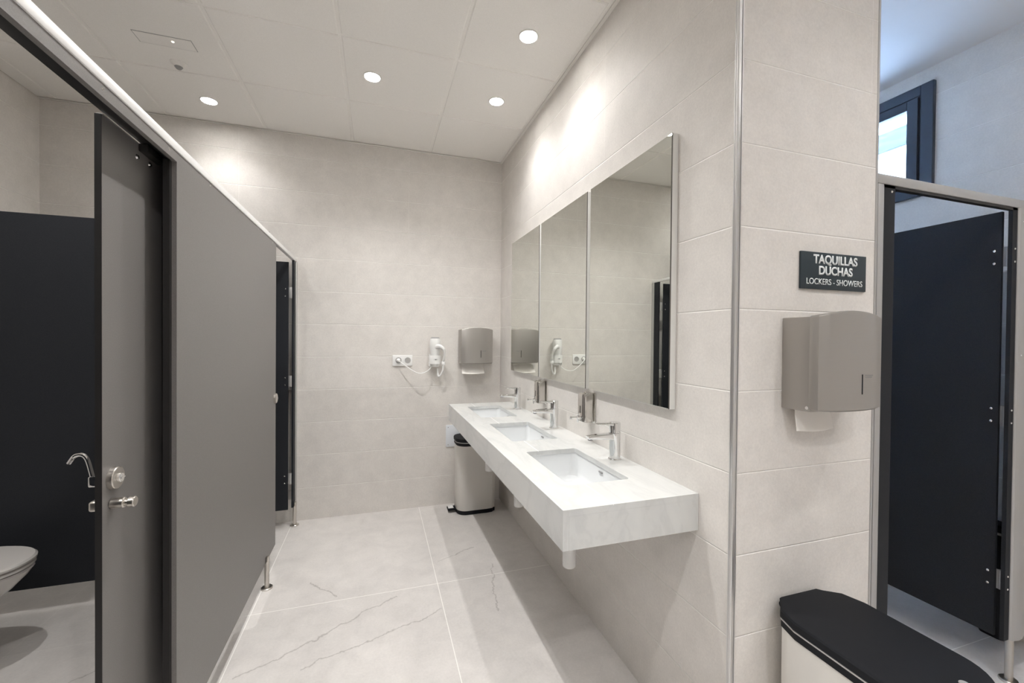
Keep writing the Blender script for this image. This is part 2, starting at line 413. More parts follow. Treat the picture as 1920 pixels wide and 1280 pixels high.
# ------------------------------------------------------------------ left toilet cubicles
XP = -0.580
cub = thing('toilet_cubicle', 'row of grey laminate toilet cubicles along the left side', 'toilet cubicle', (XP, 1.2, 0))
link('top_rail', MB().box(XP-0.020, XP+0.004, -1.4, YB, 1.955, 1.981, 0.003), M_rail, cub, label='bright aluminium top rail')
link('header_panel', MB().box(XP-0.013, XP, 0.45, 1.5251, 1.925, 1.955), M_lam, cub)
link('fixed_panel', MB().box(XP-0.013, XP, 1.525, 2.835, 0.143, 1.955), M_lam, cub)
link('fixed_panel', MB().box(XP-0.013, XP, -1.35, 0.45, 0.143, 1.955), M_lam, cub)
link('edge_strip', MB().box(XP-0.030, XP-0.0132, 1.512, 1.535, 0.12, 1.925), M_black, cub)
link('sliding_track', MB().box(XP-0.070, XP-0.0145, 0.10, 2.60, 1.949, 1.985, 0.002), M_black, cub, label='black sliding door track behind the header')
div = link('divider_panel', MB().box(XL, XP-0.014, 2.728, 2.741, 0.12, 2.0), M_lamd, cub, label='charcoal divider between the two cubicles')
link('divider_panel', MB().box(XL, XP-0.014, 0.05, 0.063, 0.12, 2.0), M_lamd, cub, label='charcoal divider beside the camera')
link('jamb_panel', MB().box(XP-0.013, XP, 3.405, 3.478, 0.143, 1.955), M_lamd, cub)
link('wall_profile', MB().box(XP-0.018, XP+0.006, 3.474, YB, 0.143, 1.955, 0.004), M_alum, cub, label='aluminium wall profile')
for y, zb in ((1.165, 1.943), (1.477, 1.943), (1.79, 1.943), (2.11, 1.943), (2.43, 1.943), (2.75, 1.943)):
    q = Vector((0, 0, 1)).rotation_difference(Vector((1, 0, 0)))
    link('screw', MB().lathe([(0, 0.0025), (0.0025, 0.0022), (0.0042, 0.0)], 12, (XP, y, zb), q), M_chrome, cub)
def leg(par, x, y, ztop, hook=True):
    l_ = link('support_leg', MB().cyl((x, y, 0.006), (x, y, ztop), 0.0125, n=24), M_steel, par)
    link('foot_flange', MB().lathe([(0, 0.0), (0.030, 0.0), (0.030, 0.006), (0.027, 0.009), (0.014, 0.010), (0, 0.010)], 28, (x, y, 0)), M_steel, l_)
    if hook: link('leg_clamp', MB().box(x-0.004, x+0.012, y-0.012, y+0.012, ztop-0.002, ztop+0.028, 0.005), M_steel, l_)
    return l_
leg(cub, XP+0.004, 2.615, 0.150)
leg(cub, XP+0.004, 3.435, 0.150)
# thumb-turn rosette on the far edge of the fixed panel
q = Vector((0, 0, 1)).rotation_difference(Vector((1, 0, 0)))
kn = link('lock_rosette', MB().lathe([(0, 0.0), (0.0290, 0.0), (0.0290, 0.010), (0.027, 0.012), (0, 0.012)], 32, (XP, 2.806, 1.030), q), M_steel, cub)
link('release_slot', MB().cyl((XP+0.012, 2.806, 1.030), (XP+0.017, 2.806, 1.030), 0.009), M_chrome, kn)
# sliding door
XD = -0.650
dr = link('sliding_door', MB().box(XD-0.014, XD, 1.302, 2.25, 0.11, 1.944), M_lam, cub, label='half open grey sliding door')
link('door_edge', MB().box(XD-0.0142, XD-0.0002, 1.3005, 1.3021, 0.11, 1.944), M_black, dr)
link('top_strip', MB().box(XD-0.012, XD+0.001, 1.302, 2.24, 1.944, 1.9462), M_alu, dr)
link('door_hanger', MB().box(XD-0.004, XD+0.022, 1.47, 1.58, 1.925, 1.947, 0.003), M_black, dr)
for y, z in ((1.462, 1.904), (1.530, 1.908)):
    link('screw', MB().lathe([(0, 0.004), (0.005, 0.0036), (0.0075, 0.0)], 16, (XD, y, z), q), M_chrome, dr)
link('lock_rosette', MB().lathe([(0, 0.0), (0.029, 0.0), (0.029, 0.011), (0.027, 0.013), (0, 0.013)], 36, (XD, 1.345, 1.030), q), M_steel, dr)
mb = MB().cyl((XD+0.013, 1.345, 1.030), (XD+0.020, 1.345, 1.030), 0.012, bev=0.001).box(XD+0.020, XD+0.023, 1.336, 1.354, 1.0285, 1.0315)
link('release_slot', mb, M_chrome, dr)
def bolt_knob(sgn, x0, nm):
    mb = MB().cyl((x0, 1.338, 0.966), (x0+sgn*0.030, 1.338, 0.966), 0.0135, bev=0.002)
    mb.cyl((x0+sgn*0.030, 1.338, 0.966), (x0+sgn*0.037, 1.338, 0.966), 0.008)
    mb.cyl((x0+sgn*0.037, 1.338, 0.966), (x0+sgn*0.052, 1.338, 0.966), 0.0135, bev=0.002)
    return link(nm, mb, M_steel, dr)
bolt_knob(1, XD, 'pull_knob')
mb = MB().box(XD-0.040, XD-0.014, 1.322, 1.350, 0.952, 0.978, 0.006, 3)
link('pull_knob', mb, M_steel, dr)
mb = MB().tube(smooth_pts([(XD-0.026, 1.318, 1.034), (XD-0.030, 1.318, 1.055), (XD-0.038, 1.318, 1.088), (XD-0.048, 1.318, 1.100), (XD-0.062, 1.318, 1.098), (XD-0.074, 1.318, 1.080)], 6), 0.0048, 10)
mb.box(XD-0.034, XD-0.013, 1.310, 1.326, 1.018, 1.046, 0.004, 2)
link('coat_hook', mb, M_chrome, dr)
# hinged door of the far cubicle, standing open against the back wall
hd = link('hinged_door', MB().box(-1.16, XP-0.030, 3.372, 3.385, 0.143, 1.935), M_lamd, cub, label='charcoal hinged door standing open')
for z in (1.716, 1.074, 0.362):
    hg = MB().box(XP-0.032, XP-0.012, 3.384, 3.392, z-0.04, z+0.04, 0.001).cyl((XP-0.016, 3.392, z-0.04), (XP-0.016, 3.392, z+0.04), 0.006)
    link('hinge', hg, M_alum, hd)
    for dz in (-0.026, 0.026):
        qy = Vector((0, 0, 1)).rotation_difference(Vector((0, -1, 0)))
        link('screw', MB().lathe([(0, 0.0025), (0.003, 0.0022), (0.005, 0.0)], 12, (XP-0.052, 3.372, z+dz), qy), M_chrome, hd)

# ------------------------------------------------------------------ toilet
tl = thing('toilet', 'white wall-hung toilet with closed lid inside the left cubicle', 'toilet', (XL, 2.37, 0))
def dshape(L, w, z, x0=0.0, n=26, cy=0.0):
    pts = [(x0, -w+cy, z)]
    for i in range(n+1):
        a = -PI/2+PI*i/n; ca, sa = math.cos(a), math.sin(a)
        ex = abs(ca)**0.85; sy = math.copysign(abs(sa)**0.9, sa)
        pts.append((x0+(L-x0)*0.42+(L-x0)*0.58*ex, w*sy+cy, z))
    pts.append((x0, w+cy, z)); return pts
lo = []
for z, L, wd in ((0.115, 0.30, 0.100), (0.125, 0.335, 0.112), (0.16, 0.40, 0.125), (0.22, 0.485, 0.142), (0.29, 0.565, 0.160), (0.345, 0.615, 0.171), (0.375, 0.635, 0.176), (0.383, 0.633, 0.175)):
    lo.append(dshape(L, wd, z))
link('bowl', MB().loft(lo), M_ceramw, tl, local=True)
link('seat', MB().loft([dshape(0.628, 0.172, 0.386, 0.12), dshape(0.636, 0.177, 0.389, 0.12), dshape(0.636, 0.177, 0.398, 0.12), dshape(0.630, 0.173, 0.401, 0.12)]), M_ceramw, tl, local=True)
link('lid', MB().loft([dshape(0.628, 0.172, 0.405, 0.12), dshape(0.640, 0.180, 0.409, 0.12), dshape(0.640, 0.180, 0.417, 0.12), dshape(0.632, 0.174, 0.424, 0.12), dshape(0.56, 0.13, 0.428, 0.16)]), M_ceramw, tl, local=True)
link('seat_gap', MB().loft([dshape(0.620, 0.166, 0.3825, 0.13), dshape(0.620, 0.166, 0.406, 0.13)]), M_rubber, tl, local=True)

# ------------------------------------------------------------------ mirrors
labs = ['nearest and largest looking of the three wall mirrors, with the visible aluminium side',
        'middle wall mirror reflecting the hair dryer and socket', 'farthest wall mirror reflecting the paper towel dispenser']
for (y0, y1), lb in zip(((1.254, 1.853), (1.887, 2.508), (2.534, 3.118)), labs):
    m_ = thing('wall_mirror', lb, 'mirror', (XR, (y0+y1)/2, 1.15), 0, 'mirrors above the basins')
    link('frame', MB().box(XR-0.025, XR-0.0008, y0, y1, 1.150, 2.137, 0.0008), M_backing, m_)
    link('mirror_glass', MB().box(XR-0.0275, XR-0.0249, y0+0.004, y1-0.001, 1.153, 2.136), M_mirror, m_)
    link('glass_edge', MB().box(XR-0.0270, XR-0.0250, y0+0.0005, y0+0.004, 1.151, 2.1365), M_darkline, m_)

# ------------------------------------------------------------------ vanity counter with cut-outs
CX0, CX1, CY0, CY1, CZ, CB = 0.529, XR-0.001, 1.133, 3.218, 0.889, 0.766
sinks = [(1.325, 1.770), (1.968, 2.413), (2.612, 3.057)]
SX0, SX1 = 0.640, 0.885
vc = thing('vanity_counter', 'long wall-hung white stone counter with three basins along the right wall', 'counter', (0.78, 2.17, CB))
mb = MB(); bm = mb.bm
def loop(pts, z):
    vs = [bm.verts.new((a, b, z)) for a, b in pts]
    return [bm.edges.new((vs[i], vs[(i+1) % len(vs)])) for i in range(len(vs))]
ed = loop([(CX0, CY0), (CX1, CY0), (CX1, CY1), (CX0, CY1)], CZ)
for a, b in sinks: ed += loop(rrect(SX0, SX1, a, b, 0.012, 4), CZ)
res = bmesh.ops.triangle_fill(bm, edges=ed, use_beauty=True, use_dissolve=False, normal=(0, 0, 1))
fs = [g for g in res['geom'] if isinstance(g, bmesh.types.BMFace)]
ext = bmesh.ops.extrude_face_region(bm, geom=fs)
bmesh.ops.translate(bm, verts=[g for g in ext['geom'] if isinstance(g, bmesh.types.BMVert)], vec=(0, 0, -0.020))
link('worktop', mb, M_stone, vc, smooth=False)
link('front_apron', MB().box(CX0, CX0+0.02, CY0+0.0003, CY1-0.0003, CB, CZ-0.0202), M_stone, vc)
link('end_apron', MB().box(CX0+0.0202, CX1, CY0, CY0+0.02, CB, CZ-0.0202), M_stone, vc)
link('end_apron', MB().box(CX0+0.0202, CX1, CY1-0.02, CY1, CB, CZ-0.0202), M_stone, vc)
for y in (CY0+0.1, 1.87, 2.51, CY1-0.1):
    link('support_bracket', MB().box(CX0+0.06, CX1, y-0.015, y+0.015, CZ-0.055, CZ-0.022), M_gplast, vc)

names = ['nearest', 'middle', 'farthest']
def make_sink(y0, y1, lb):
    s_ = thing('wash_basin', lb, 'basin', ((SX0+SX1)/2, (y0+y1)/2, CZ-0.02), 0, 'undermount basins in the counter')
    hx, hy = (SX1-SX0)/2+0.006, (y1-y0)/2+0.006
    lps = []
    for dz, ix, rad in ((0.0, -0.012, 0.03), (0.0, 0.0, 0.026), (-0.015, 0.002, 0.028), (-0.080, 0.006, 0.034), (-0.100, 0.011, 0.040), (-0.111, 0.022, 0.045), (-0.115, 0.042, 0.03)):
        lps.append([(a, b, dz) for a, b in rrect(-hx+ix, hx-ix, -hy+ix, hy-ix, rad, 6)])
    inner = lps[1:]
    outer = [[(a*1.09, b*1.05, dz_-0.012 if k else dz_) for a, b, dz_ in lp] for k, lp in enumerate(inner)]
    mb = MB(); rings = list(reversed([l for l in outer]))+inner
    mb.loft(rings)
    link('basin', mb, M_ceramic, s_, local=True)
    link('drain', MB().lathe([(0, -0.1125), (0.019, -0.1125), (0.022, -0.1145), (0.022, -0.116), (0, -0.116)], 24, (0.0, 0, 0)), M_chrome, s_, local=True)
    mb = MB().box(hx-0.010, hx-0.0035, -0.028, 0.0, -0.024, -0.017, 0.002)
    link('overflow_slot', mb, M_gplast, s_, local=True)
    return s_
for (a, b), nm in zip(sinks, names):
    make_sink(a, b, {'nearest': 'nearest of the three rectangular white basins, at the front end of the counter',
                     'middle': 'middle rectangular white basin sunk in the stone counter',
                     'farthest': 'farthest rectangular white basin, beside the back wall end of the counter'}[nm])

# faucets
def make_faucet(lb):
    t_ = thing('faucet', lb, 'faucet', (0.966, 1.560, CZ), 0, 'chrome mixer taps on the counter')
    link('base_ring', MB().lathe([(0, 0), (0.0275, 0), (0.0275, 0.004), (0.025, 0.006), (0, 0.006)], 32), M_chrome, t_, local=True)
    lo = []
    for z, rx, ry, cx in ((0.004, 0.0235, 0.0235, 0), (0.06, 0.0235, 0.0235, 0), (0.085, 0.024, 0.0235, -0.0005), (0.100, 0.0250, 0.0235, -0.0015), (0.114, 0.0250, 0.0235, -0.0015)):
        lo.append([(cx+rx*math.cos(2*PI*i/32), ry*math.sin(2*PI*i/32), z) for i in range(32)])
    link('body', MB().loft(lo), M_chrome, t_, local=True)
    # spout: tapered flat bar
    lo = []
    for x, hw, z0, z1 in ((-0.005, 0.019, 0.082, 0.112), (-0.03, 0.019, 0.088, 0.1125), (-0.07, 0.0175, 0.0905, 0.1115), (-0.115, 0.016, 0.0925, 0.1095), (-0.128, 0.0155, 0.094, 0.1075), (-0.131, 0.0145, 0.097, 0.1055)):
        lo.append([(x, y_, z_) for y_, z_ in rrect(-hw, hw, z0, z1, min(0.006, (z1-z0)*0.45), 4)])
    sp = link('spout', MB().loft(lo), M_chrome, t_, local=True)
    link('aerator', MB().cyl((-0.117, 0, 0.089), (-0.117, 0, 0.094), 0.0105), M_gplast, sp, local=True)
    lo = []
    for z, rx in ((0.1155, 0.0235), (0.128, 0.0235), (0.148, 0.0240), (0.157, 0.0235), (0.159, 0.0215)):
        lo.append([(rx*math.cos(2*PI*i/32), rx*math.sin(2*PI*i/32), z) for i in range(32)])
    hd_ = MB().loft(lo)
    lo = []
    for x, hw, z0, z1 in ((0.005, 0.018, 0.137, 0.158), (-0.022, 0.018, 0.146, 0.158), (-0.05, 0.0165, 0.150, 0.1575), (-0.082, 0.0150, 0.1515, 0.1570), (-0.086, 0.0135, 0.1525, 0.1565)):
        lo.append([(x, y_, z_) for y_, z_ in rrect(-hw, hw, z0, z1, min(0.0045, (z1-z0)*0.45), 3)])
    hd_.loft(lo); link('lever_handle', hd_, M_chrome, t_, local=True)
    return t_
fa = make_faucet('chrome lever faucet behind the nearest basin')
dup(fa, (0.966, 2.203, CZ), 'chrome lever faucet behind the middle basin')
dup(fa, (0.966, 2.862, CZ), 'chrome lever faucet behind the farthest basin')

# soap dispensers
def make_soap(lb):
    t_ = thing('soap_dispenser', lb, 'soap dispenser', (XR, 1.866, 0.985), 0, 'steel soap dispensers below the mirrors')
    link('back_plate', MB().box(-0.006, -0.0005, -0.040, 0.040, 0.0, 0.150, 0.002), M_pol, t_, local=True)
    lo = [[(x, y, z) for x, y in rrect(-0.066+i_, -0.006, -0.036+i_, 0.036-i_, 0.016, 5)] for z, i_ in ((0.006, 0.004), (0.010, 0.0), (0.136, 0.0), (0.145, 0.003), (0.149, 0.009))]
    link('tank', MB().loft(lo), M_pol, t_, local=True)
    link('filler_cap', MB().lathe([(0, 0.010), (0.006, 0.009), (0.009, 0.003), (0.010, 0.0), (0, 0.0)], 20, (-0.036, 0, 0.148)), M_pol, t_, local=True)
    mb = MB().cyl((-0.064, 0.0, 0.028), (-0.082, 0.0, 0.028), 0.009, bev=0.001).cyl((-0.082, 0.0, 0.028), (-0.112, 0.0, 0.028), 0.0045).lathe([(0, 0.0), (0.006, 0.001), (0.0085, 0.004), (0.0085, 0.009), (0, 0.011)], 18, (-0.110, 0, 0.028), Vector((0, 0, 1)).rotation_difference(Vector((-1, 0, 0))))
    link('push_lever', mb, M_chrome, t_, local=True)
    link('nozzle', MB().cyl((-0.078, 0.0, 0.004), (-0.078, 0.0, 0.028), 0.004, 0.005), M_chrome, t_, local=True)
    link('viewing_window', MB().box(-0.0668, -0.0655, -0.006, 0.006, 0.05, 0.085, 0.0005), M_darkline, t_, local=True)
    return t_
so = make_soap('polished steel soap dispenser under the gap between nearest and middle mirrors')
dup(so, (XR, 2.482, 0.985), 'polished steel soap dispenser under the gap between middle and farthest mirrors')

# traps under the basins
def make_trap(lb, y):
    t_ = thing('drain_trap', lb, 'drain trap', (0.752, y, 0.470), 0, 'white drain traps under the counter')
    link('trap_body', MB().lathe([(0, 0), (0.022, 0.0), (0.0265, 0.004), (0.0265, 0.095), (0.029, 0.098), (0.029, 0.118), (0.016, 0.126), (0.016, 0.275), (0, 0.275)], 28), M_pvc, t_, local=True)
    link('outlet_pipe', MB().tube(smooth_pts([(0.016, 0, 0.108), (0.10, 0, 0.108), (0.2605, 0, 0.108)], 4), 0.0165, 16), M_pvc, t_, local=True)
    link('wall_rosette', MB().lathe([(0, 0), (0.034, 0), (0.030, 0.010), (0.018, 0.012), (0, 0.012)], 28, (0.2612, 0, 0.108), Vector((0, 0, 1)).rotation_difference(Vector((-1, 0, 0)))), M_pvc, t_, local=True)
for y, nm in zip((1.548, 2.19, 2.835), names):
    make_trap('white plastic drain trap under the %s basin' % nm, y)

# ------------------------------------------------------------------ paper towel dispensers
def make_towel(lb, loc, tw, flare, drop):
    t_ = thing('paper_towel_dispenser', lb, 'paper towel dispenser', loc, 0)
    W, Hh, D = 0.272, 0.296, 0.127
    link('back_box', MB().box(0, W, -0.090, -0.0005, 0.0, Hh-0.014, 0.003), M_steelp, t_, local=True)
    # bowed front cover: plan outline with chamfered sides, top and bottom arched
    def outline(arch_z, sgn, inset=0.0):
        pts = []
        prof = [(0.0, -0.088), (0.0, -0.100), (0.004, -0.1125), (0.030, -0.120), (0.045, -0.1235)]
        right = [(W-x, y) for x, y in reversed(prof)]
        mid = [(W*k, -0.1235-0.0035*math.sin(PI*k)) for k in (0.3, 0.4, 0.5, 0.6, 0.7)]
        for x, y in prof+mid+right:
            a = math.sin(PI*max(0, min(1, x/W)))**0.8
            x2 = W/2+(x-W/2)*(1-inset*2/W); y2 = y+inset if y < -0.09 else y
            pts.append((x2, y2, arch_z+sgn*0.016*a))
        return pts
    top = Hh-0.012
    lo = [outline(0.006, -0.25, 0.004), outline(0.010, -0.25, 0.0), outline(top-0.006, 1.0, 0.0), outline(top-0.001, 1.0, 0.002), outline(top+0.0015, 1.0, 0.007)]
    cv = link('front_cover', MB().loft(lo), M_steelp, t_, local=True)
    link('level_slot', MB().box(W*0.60, W*0.60+0.0045, -0.1278, -0.120, 0.052, 0.112, 0.001), M_rubber, cv, local=True)
    mb = MB()
    for k, (z, n_) in enumerate(((0.109, 9), (0.1035, 8))):
        for i in range(n_): mb.box(W*0.60+0.014+i*0.0038, W*0.60+0.0165+i*0.0038, -0.12735, -0.122, z-0.0016, z+0.0016)
    link('small_print', mb, M_gplast, cv, local=True)
    for x in (0.110, 0.122):
        pass
    link('lock', MB().cyl((0.0, -0.084, 0.012), (-0.002, -0.084, 0.012), 0.005), M_chrome, t_, local=True)
    mb = MB(); n = 14; ring_ = []
    lo = []
    for i in range(n+1):
        x = 0.022+tw*i/n; b_ = 0.006*math.sin(PI*i/n)
        lo.append([(x, -0.030, 0.012), (x, -0.032-b_, -0.020), (x-0.006*(1-i/n), -flare-b_*1.5, -drop-b_*0.6), (x-0.006*(1-i/n), -flare+0.002-b_*1.5, -drop-0.0005-b_*0.6), (x, -0.029-b_, -0.020), (x, -0.028, 0.012)])
    mb.loft(lo); link('paper_towel', mb, M_paper, t_, local=True)
    return t_
make_towel('satin steel paper towel dispenser on the column below the dark sign', (1.213, YK, 1.190), 0.150, 0.042, 0.066)
make_towel('smaller looking steel paper towel dispenser on the back wall beside the hair dryer', (0.655, YB, 1.186), 0.185, 0.085, 0.082)

# sign
sg = thing('wall_sign', 'dark rectangular sign reading TAQUILLAS DUCHAS on the column', 'sign', (1.428, YK, 1.568))
link('sign_plate', MB().box(1.279, 1.577, YK-0.007, YK-0.0005, 1.568, 1.687, 0.0012), M_sign, sg)
def text(body, x0, x1, z0, z1, nm, bold):
    cu = bpy.data.curves.new(nm, 'FONT'); cu.body = body; cu.size = 1; cu.extrude = 0.0; cu.offset = bold
    ob = bpy.data.objects.new(nm, cu); COL.objects.link(ob)
    bpy.context.view_layer.update()
    me = bpy.data.meshes.new_from_object(ob.evaluated_get(bpy.context.evaluated_depsgraph_get()))
    bpy.data.objects.remove(ob)
    xs_ = [v.co.x for v in me.vertices]; zs_ = [v.co.y for v in me.vertices]
    bx0, bx1 = min(xs_), max(xs_)
    # cap height measured on a plain capital so the tail of the Q hangs below
    capz0, capz1 = 0.0, 0.729 if 'Q' not in body else 0.729
    bm_ = bmesh.new(); bm_.from_mesh(me)
    for v in bm_.verts:
        X = x0+(v.co.x-bx0)/(bx1-bx0)*(x1-x0); Z = z0+(v.co.y-capz0)/(capz1-capz0)*(z1-z0)
        v.co = Vector((X, YK-0.0072, Z))
    ex = bmesh.ops.extrude_face_region(bm_, geom=list(bm_.faces))
    bmesh.ops.translate(bm_, verts=[g for g in ex['geom'] if isinstance(g, bmesh.types.BMVert)], vec=(0, -0.0008, 0))
    mb = MB(); mb.bm.free(); mb.bm = bm_
    return link(nm, mb, M_white, sg, smooth=False)
text('TAQUILLAS', 1.332, 1.533, 1.6515, 1.6800, 'lettering', 0.030)
text('DUCHAS', 1.357, 1.511, 1.6160, 1.6440, 'lettering', 0.030)
text('LOCKERS - SHOWERS', 1.303, 1.558, 1.5835, 1.6035, 'lettering', 0.004)

# ------------------------------------------------------------------ back wall: socket, dryer, holder, cover plate
so = thing('wall_socket', 'double white wall socket on the back wall left of the hair dryer', 'socket', (0.197, YB, 1.165))
link('face_plate', MB().box(0.118, 0.276, YB-0.010, YB-0.0005, 1.168, 1.256, 0.003), M_plast, so)
qy = Vector((0, 0, 1)).rotation_difference(Vector((0, -1, 0)))
for x in (0.165, 0.238):
    mb = MB().lathe([(0.0215, 0.0), (0.0215, 0.0015), (0.0235, 0.0015), (0.0235, 0.0)], 28, (x, YB-0.010, 1.214), qy)
    ru = link('socket_insert', mb, M_gplast, so)
    link('socket_well', MB().cyl((x, YB-0.0095, 1.214), (x, YB-0.0104, 1.214), 0.0205), P('socket well', (0.42, 0.41, 0.40), 0.5), ru)
hold = thing('dryer_holder', 'white plastic holder sleeve around the hair dryer nozzle on the back wall', 'holder', (0.452, YB, 1.165))
lo = []
for z, rx in ((1.255, 0.045), (1.252, 0.047), (1.200, 0.046), (1.185, 0.045)):
    lo.append([(0.452+rx*math.cos(2*PI*i/28), YB-0.052+0.045*math.sin(2*PI*i/28), z) for i in range(28)])
lo2 = [[(0.452+(p[0]-0.452)*0.93, YB-0.052+(p[1]-YB+0.052)*0.93, p[2]) for p in l] for l in lo]
mb = MB(); mb.loft(lo+list(reversed(lo2)), cap0=False, cap1=False)
rings_a = mb  # close the top rim
link('sleeve', mb, M_plast, hold)
mb = MB().box(0.408, 0.496, YB-0.010, YB-0.0005, 1.163, 1.262, 0.004)
mb.box(0.405, 0.412, YB-0.060, YB-0.001, 1.163, 1.20, 0.002)
link('wall_plate', mb, M_plast, hold)
link('logo_mark', MB().box(0.438, 0.466, YB-0.0992, YB-0.0965, 1.222, 1.2245, 0.0004).box(0.448, 0.457, YB-0.0992, YB-0.0965, 1.2175, 1.227, 0.0004), M_gplast, hold)
hd = thing('hair_dryer', 'white hair dryer hanging nozzle down on the back wall, cord plugged into the socket', 'hair dryer', (0.452, YB, 1.165))
cx, cy = 0.452, YB-0.052
link('barrel', MB().lathe([(0, 1.165), (0.030, 1.165), (0.032, 1.19), (0.034, 1.235), (0.038, 1.27), (0.0425, 1.315), (0.0435, 1.35), (0.041, 1.385), (0.034, 1.398), (0.018, 1.402), (0, 1.402)], 32, (cx, cy, 0)), M_plast, hd)
link('intake_grille', MB().lathe([(0.020, 1.4015), (0.030, 1.4005), (0.036, 1.393), (0.0372, 1.395), (0.031, 1.403), (0.020, 1.404), (0.020, 1.4015)], 28, (cx, cy, 0)), M_gplast, hd)
link('nozzle', MB().lathe([(0, 1.163), (0.031, 1.163), (0.0335, 1.166), (0.0345, 1.20), (0.0335, 1.20), (0, 1.20)], 28, (cx, cy, 0)), M_plast, hd)
mb = MB().tube(smooth_pts([(cx+0.006, cy-0.030, 1.325), (cx+0.030, cy-0.060, 1.330), (cx+0.056, cy-0.068, 1.312), (cx+0.068, cy-0.060, 1.282)], 6), 0.0195, 14, taper=0.55)
mb.tube(smooth_pts([(cx+0.067, cy-0.060, 1.285), (cx+0.070, cy-0.050, 1.255), (cx+0.066, cy-0.040, 1.225), (cx+0.064, cy-0.030, 1.205)], 6), 0.0085, 12)
mb.box(cx+0.048, cx+0.078, cy-0.040, cy-0.012, 1.178, 1.206, 0.006, 2)
link('handle', mb, M_plast, hd)
mb = MB().tube(smooth_pts([(cx+0.063, cy-0.028, 1.180), (cx+0.060, cy-0.020, 1.130), (cx+0.042, cy-0.012, 1.092), (cx+0.026, cy-0.008, 1.086), (cx+0.022, cy-0.004, 1.110), (cx+0.020, cy-0.002, 1.150)], 7), 0.0075, 10)
link('cable_loop', mb, M_plast, hd)
pts = smooth_pts([(0.165, YB-0.036, 1.212), (0.185, YB-0.050, 1.198), (0.235, YB-0.070, 1.160), (0.290, YB-0.085, 1.124), (0.330, YB-0.085, 1.112), (0.370, YB-0.075, 1.120), (0.405, YB-0.060, 1.140), (0.425, YB-0.050, 1.165)], 8)
link('power_cord', MB().tube(pts, 0.0036, 8), M_plast, hd)
link('plug', MB().lathe([(0, 0), (0.0175, 0), (0.0165, 0.012), (0.010, 0.024), (0.005, 0.030), (0, 0.030)], 20, (0.165, YB-0.0105, 1.214), qy), M_plast, hd)
cp = thing('cover_plate', 'pale blank cover plate low on the back wall behind the counter end', 'cover plate', (0.66, YB, 0.48))
link('plate', MB().box(0.553, 0.770, YB-0.008, YB-0.0005, 0.483, 0.667, 0.003), M_platep, cp)
for x, z in ((0.572, 0.648), (0.572, 0.502), (0.751, 0.648), (0.751, 0.502)):
    link('screw', MB().lathe([(0, 0.0015), (0.003, 0.0012), (0.004, 0)], 12, (x, YB-0.008, z), qy), M_gplast, cp)

# ------------------------------------------------------------------ pedal bins
def bin_outline(L, W, back, inset, z, rf, n=8):
    # local: hinge at y=0, front at y=-L, centred on x
    hw = W/2-inset; l = L-inset; pts = []
    rf = max(0.01, rf-inset)
    for k in range(n+1):      # front right corner
        a = math.radians(-90+90*k/n); pts.append((hw-rf+rf*math.cos(a), -l+rf+rf*math.sin(a), z))
    hb = back*W/2-inset; d = 0.24*L
    ctrl = [(hw, -d-0.03), (hw, -d), (hw-(hw-hb)*0.25, -d*0.45), (hb+(hw-hb)*0.15, -inset-0.012), (hb, -inset)]
    for x, y in ctrl: pts.append((x, y, z))
    for x, y in reversed(ctrl): pts.append((-x, y, z))
    for k in range(n+1):
        a = math.radians(180+90*k/n); pts.append((-hw+rf+rf*math.cos(a), -l+rf+rf*math.sin(a), z))
    return pts
def make_bin(lb, loc, rotz, L, W, Hb, rf, back=0.5):
    t_ = thing('pedal_bin', lb, 'trash bin', loc, rotz)
    O = lambda ins, z: bin_outline(L, W, back, ins, z, rf)
    link('base_ring', MB().loft([O(0.014, 0.0), O(0.010, 0.004), O(0.009, 0.030), O(0.013, 0.034)]), M_rubber, t_, local=True)
    link('body', MB().loft([O(0.012, 0.030), O(0.010, 0.034), O(0.008, Hb-0.050), O(0.010, Hb-0.048)]), M_cream, t_, local=True)
    link('rim', MB().loft([O(0.008, Hb-0.056), O(0.0045, Hb-0.053), O(0.0035, Hb-0.032), O(0.008, Hb-0.030)]), M_rubber, t_, local=True)
    link('steel_band', MB().loft([O(0.0060, Hb-0.033), O(0.0022, Hb-0.032), O(0.0018, Hb-0.027), O(0.0060, Hb-0.026)]), M_alum, t_, local=True)
    link('lid', MB().loft([O(0.006, Hb-0.0265), O(0.0, Hb-0.024), O(0.0, Hb-0.006), O(0.0035, Hb-0.001), O(0.012, Hb)]), M_rubber, t_, local=True)
    link('lid_hinge', MB().cyl((-back*W/2-0.004, -0.012, Hb-0.020), (back*W/2+0.004, -0.012, Hb-0.020), 0.011), M_rubber, t_, local=True)
    pd = link('pedal', MB().box(-0.034, 0.034, -L-0.055, -L+0.03, 0.016, 0.034, 0.006, 2), M_rubber, t_, local=True)
    link('pedal_tread', MB().box(-0.028, 0.028, -L-0.050, -L-0.008, 0.0335, 0.0395, 0.003, 2), M_plast, pd, local=True)
    return t_
make_bin('black-lidded cream pedal bin on the floor under the far end of the counter', (0.925, 3.355, 0), -PI/2, 0.325, 0.245, 0.600, 0.085, 0.8)
b2 = make_bin('large black-lidded cream pedal bin at the foot of the column, bottom right', (1.283, YK-0.012, 0), 0, 0.425, 0.298, 0.600, 0.10, 0.52)
link('lid_button', MB().cyl((0.03, -0.385, 0.599), (0.03, -0.385, 0.603), 0.011, bev=0.001), M_alum, b2, local=True)

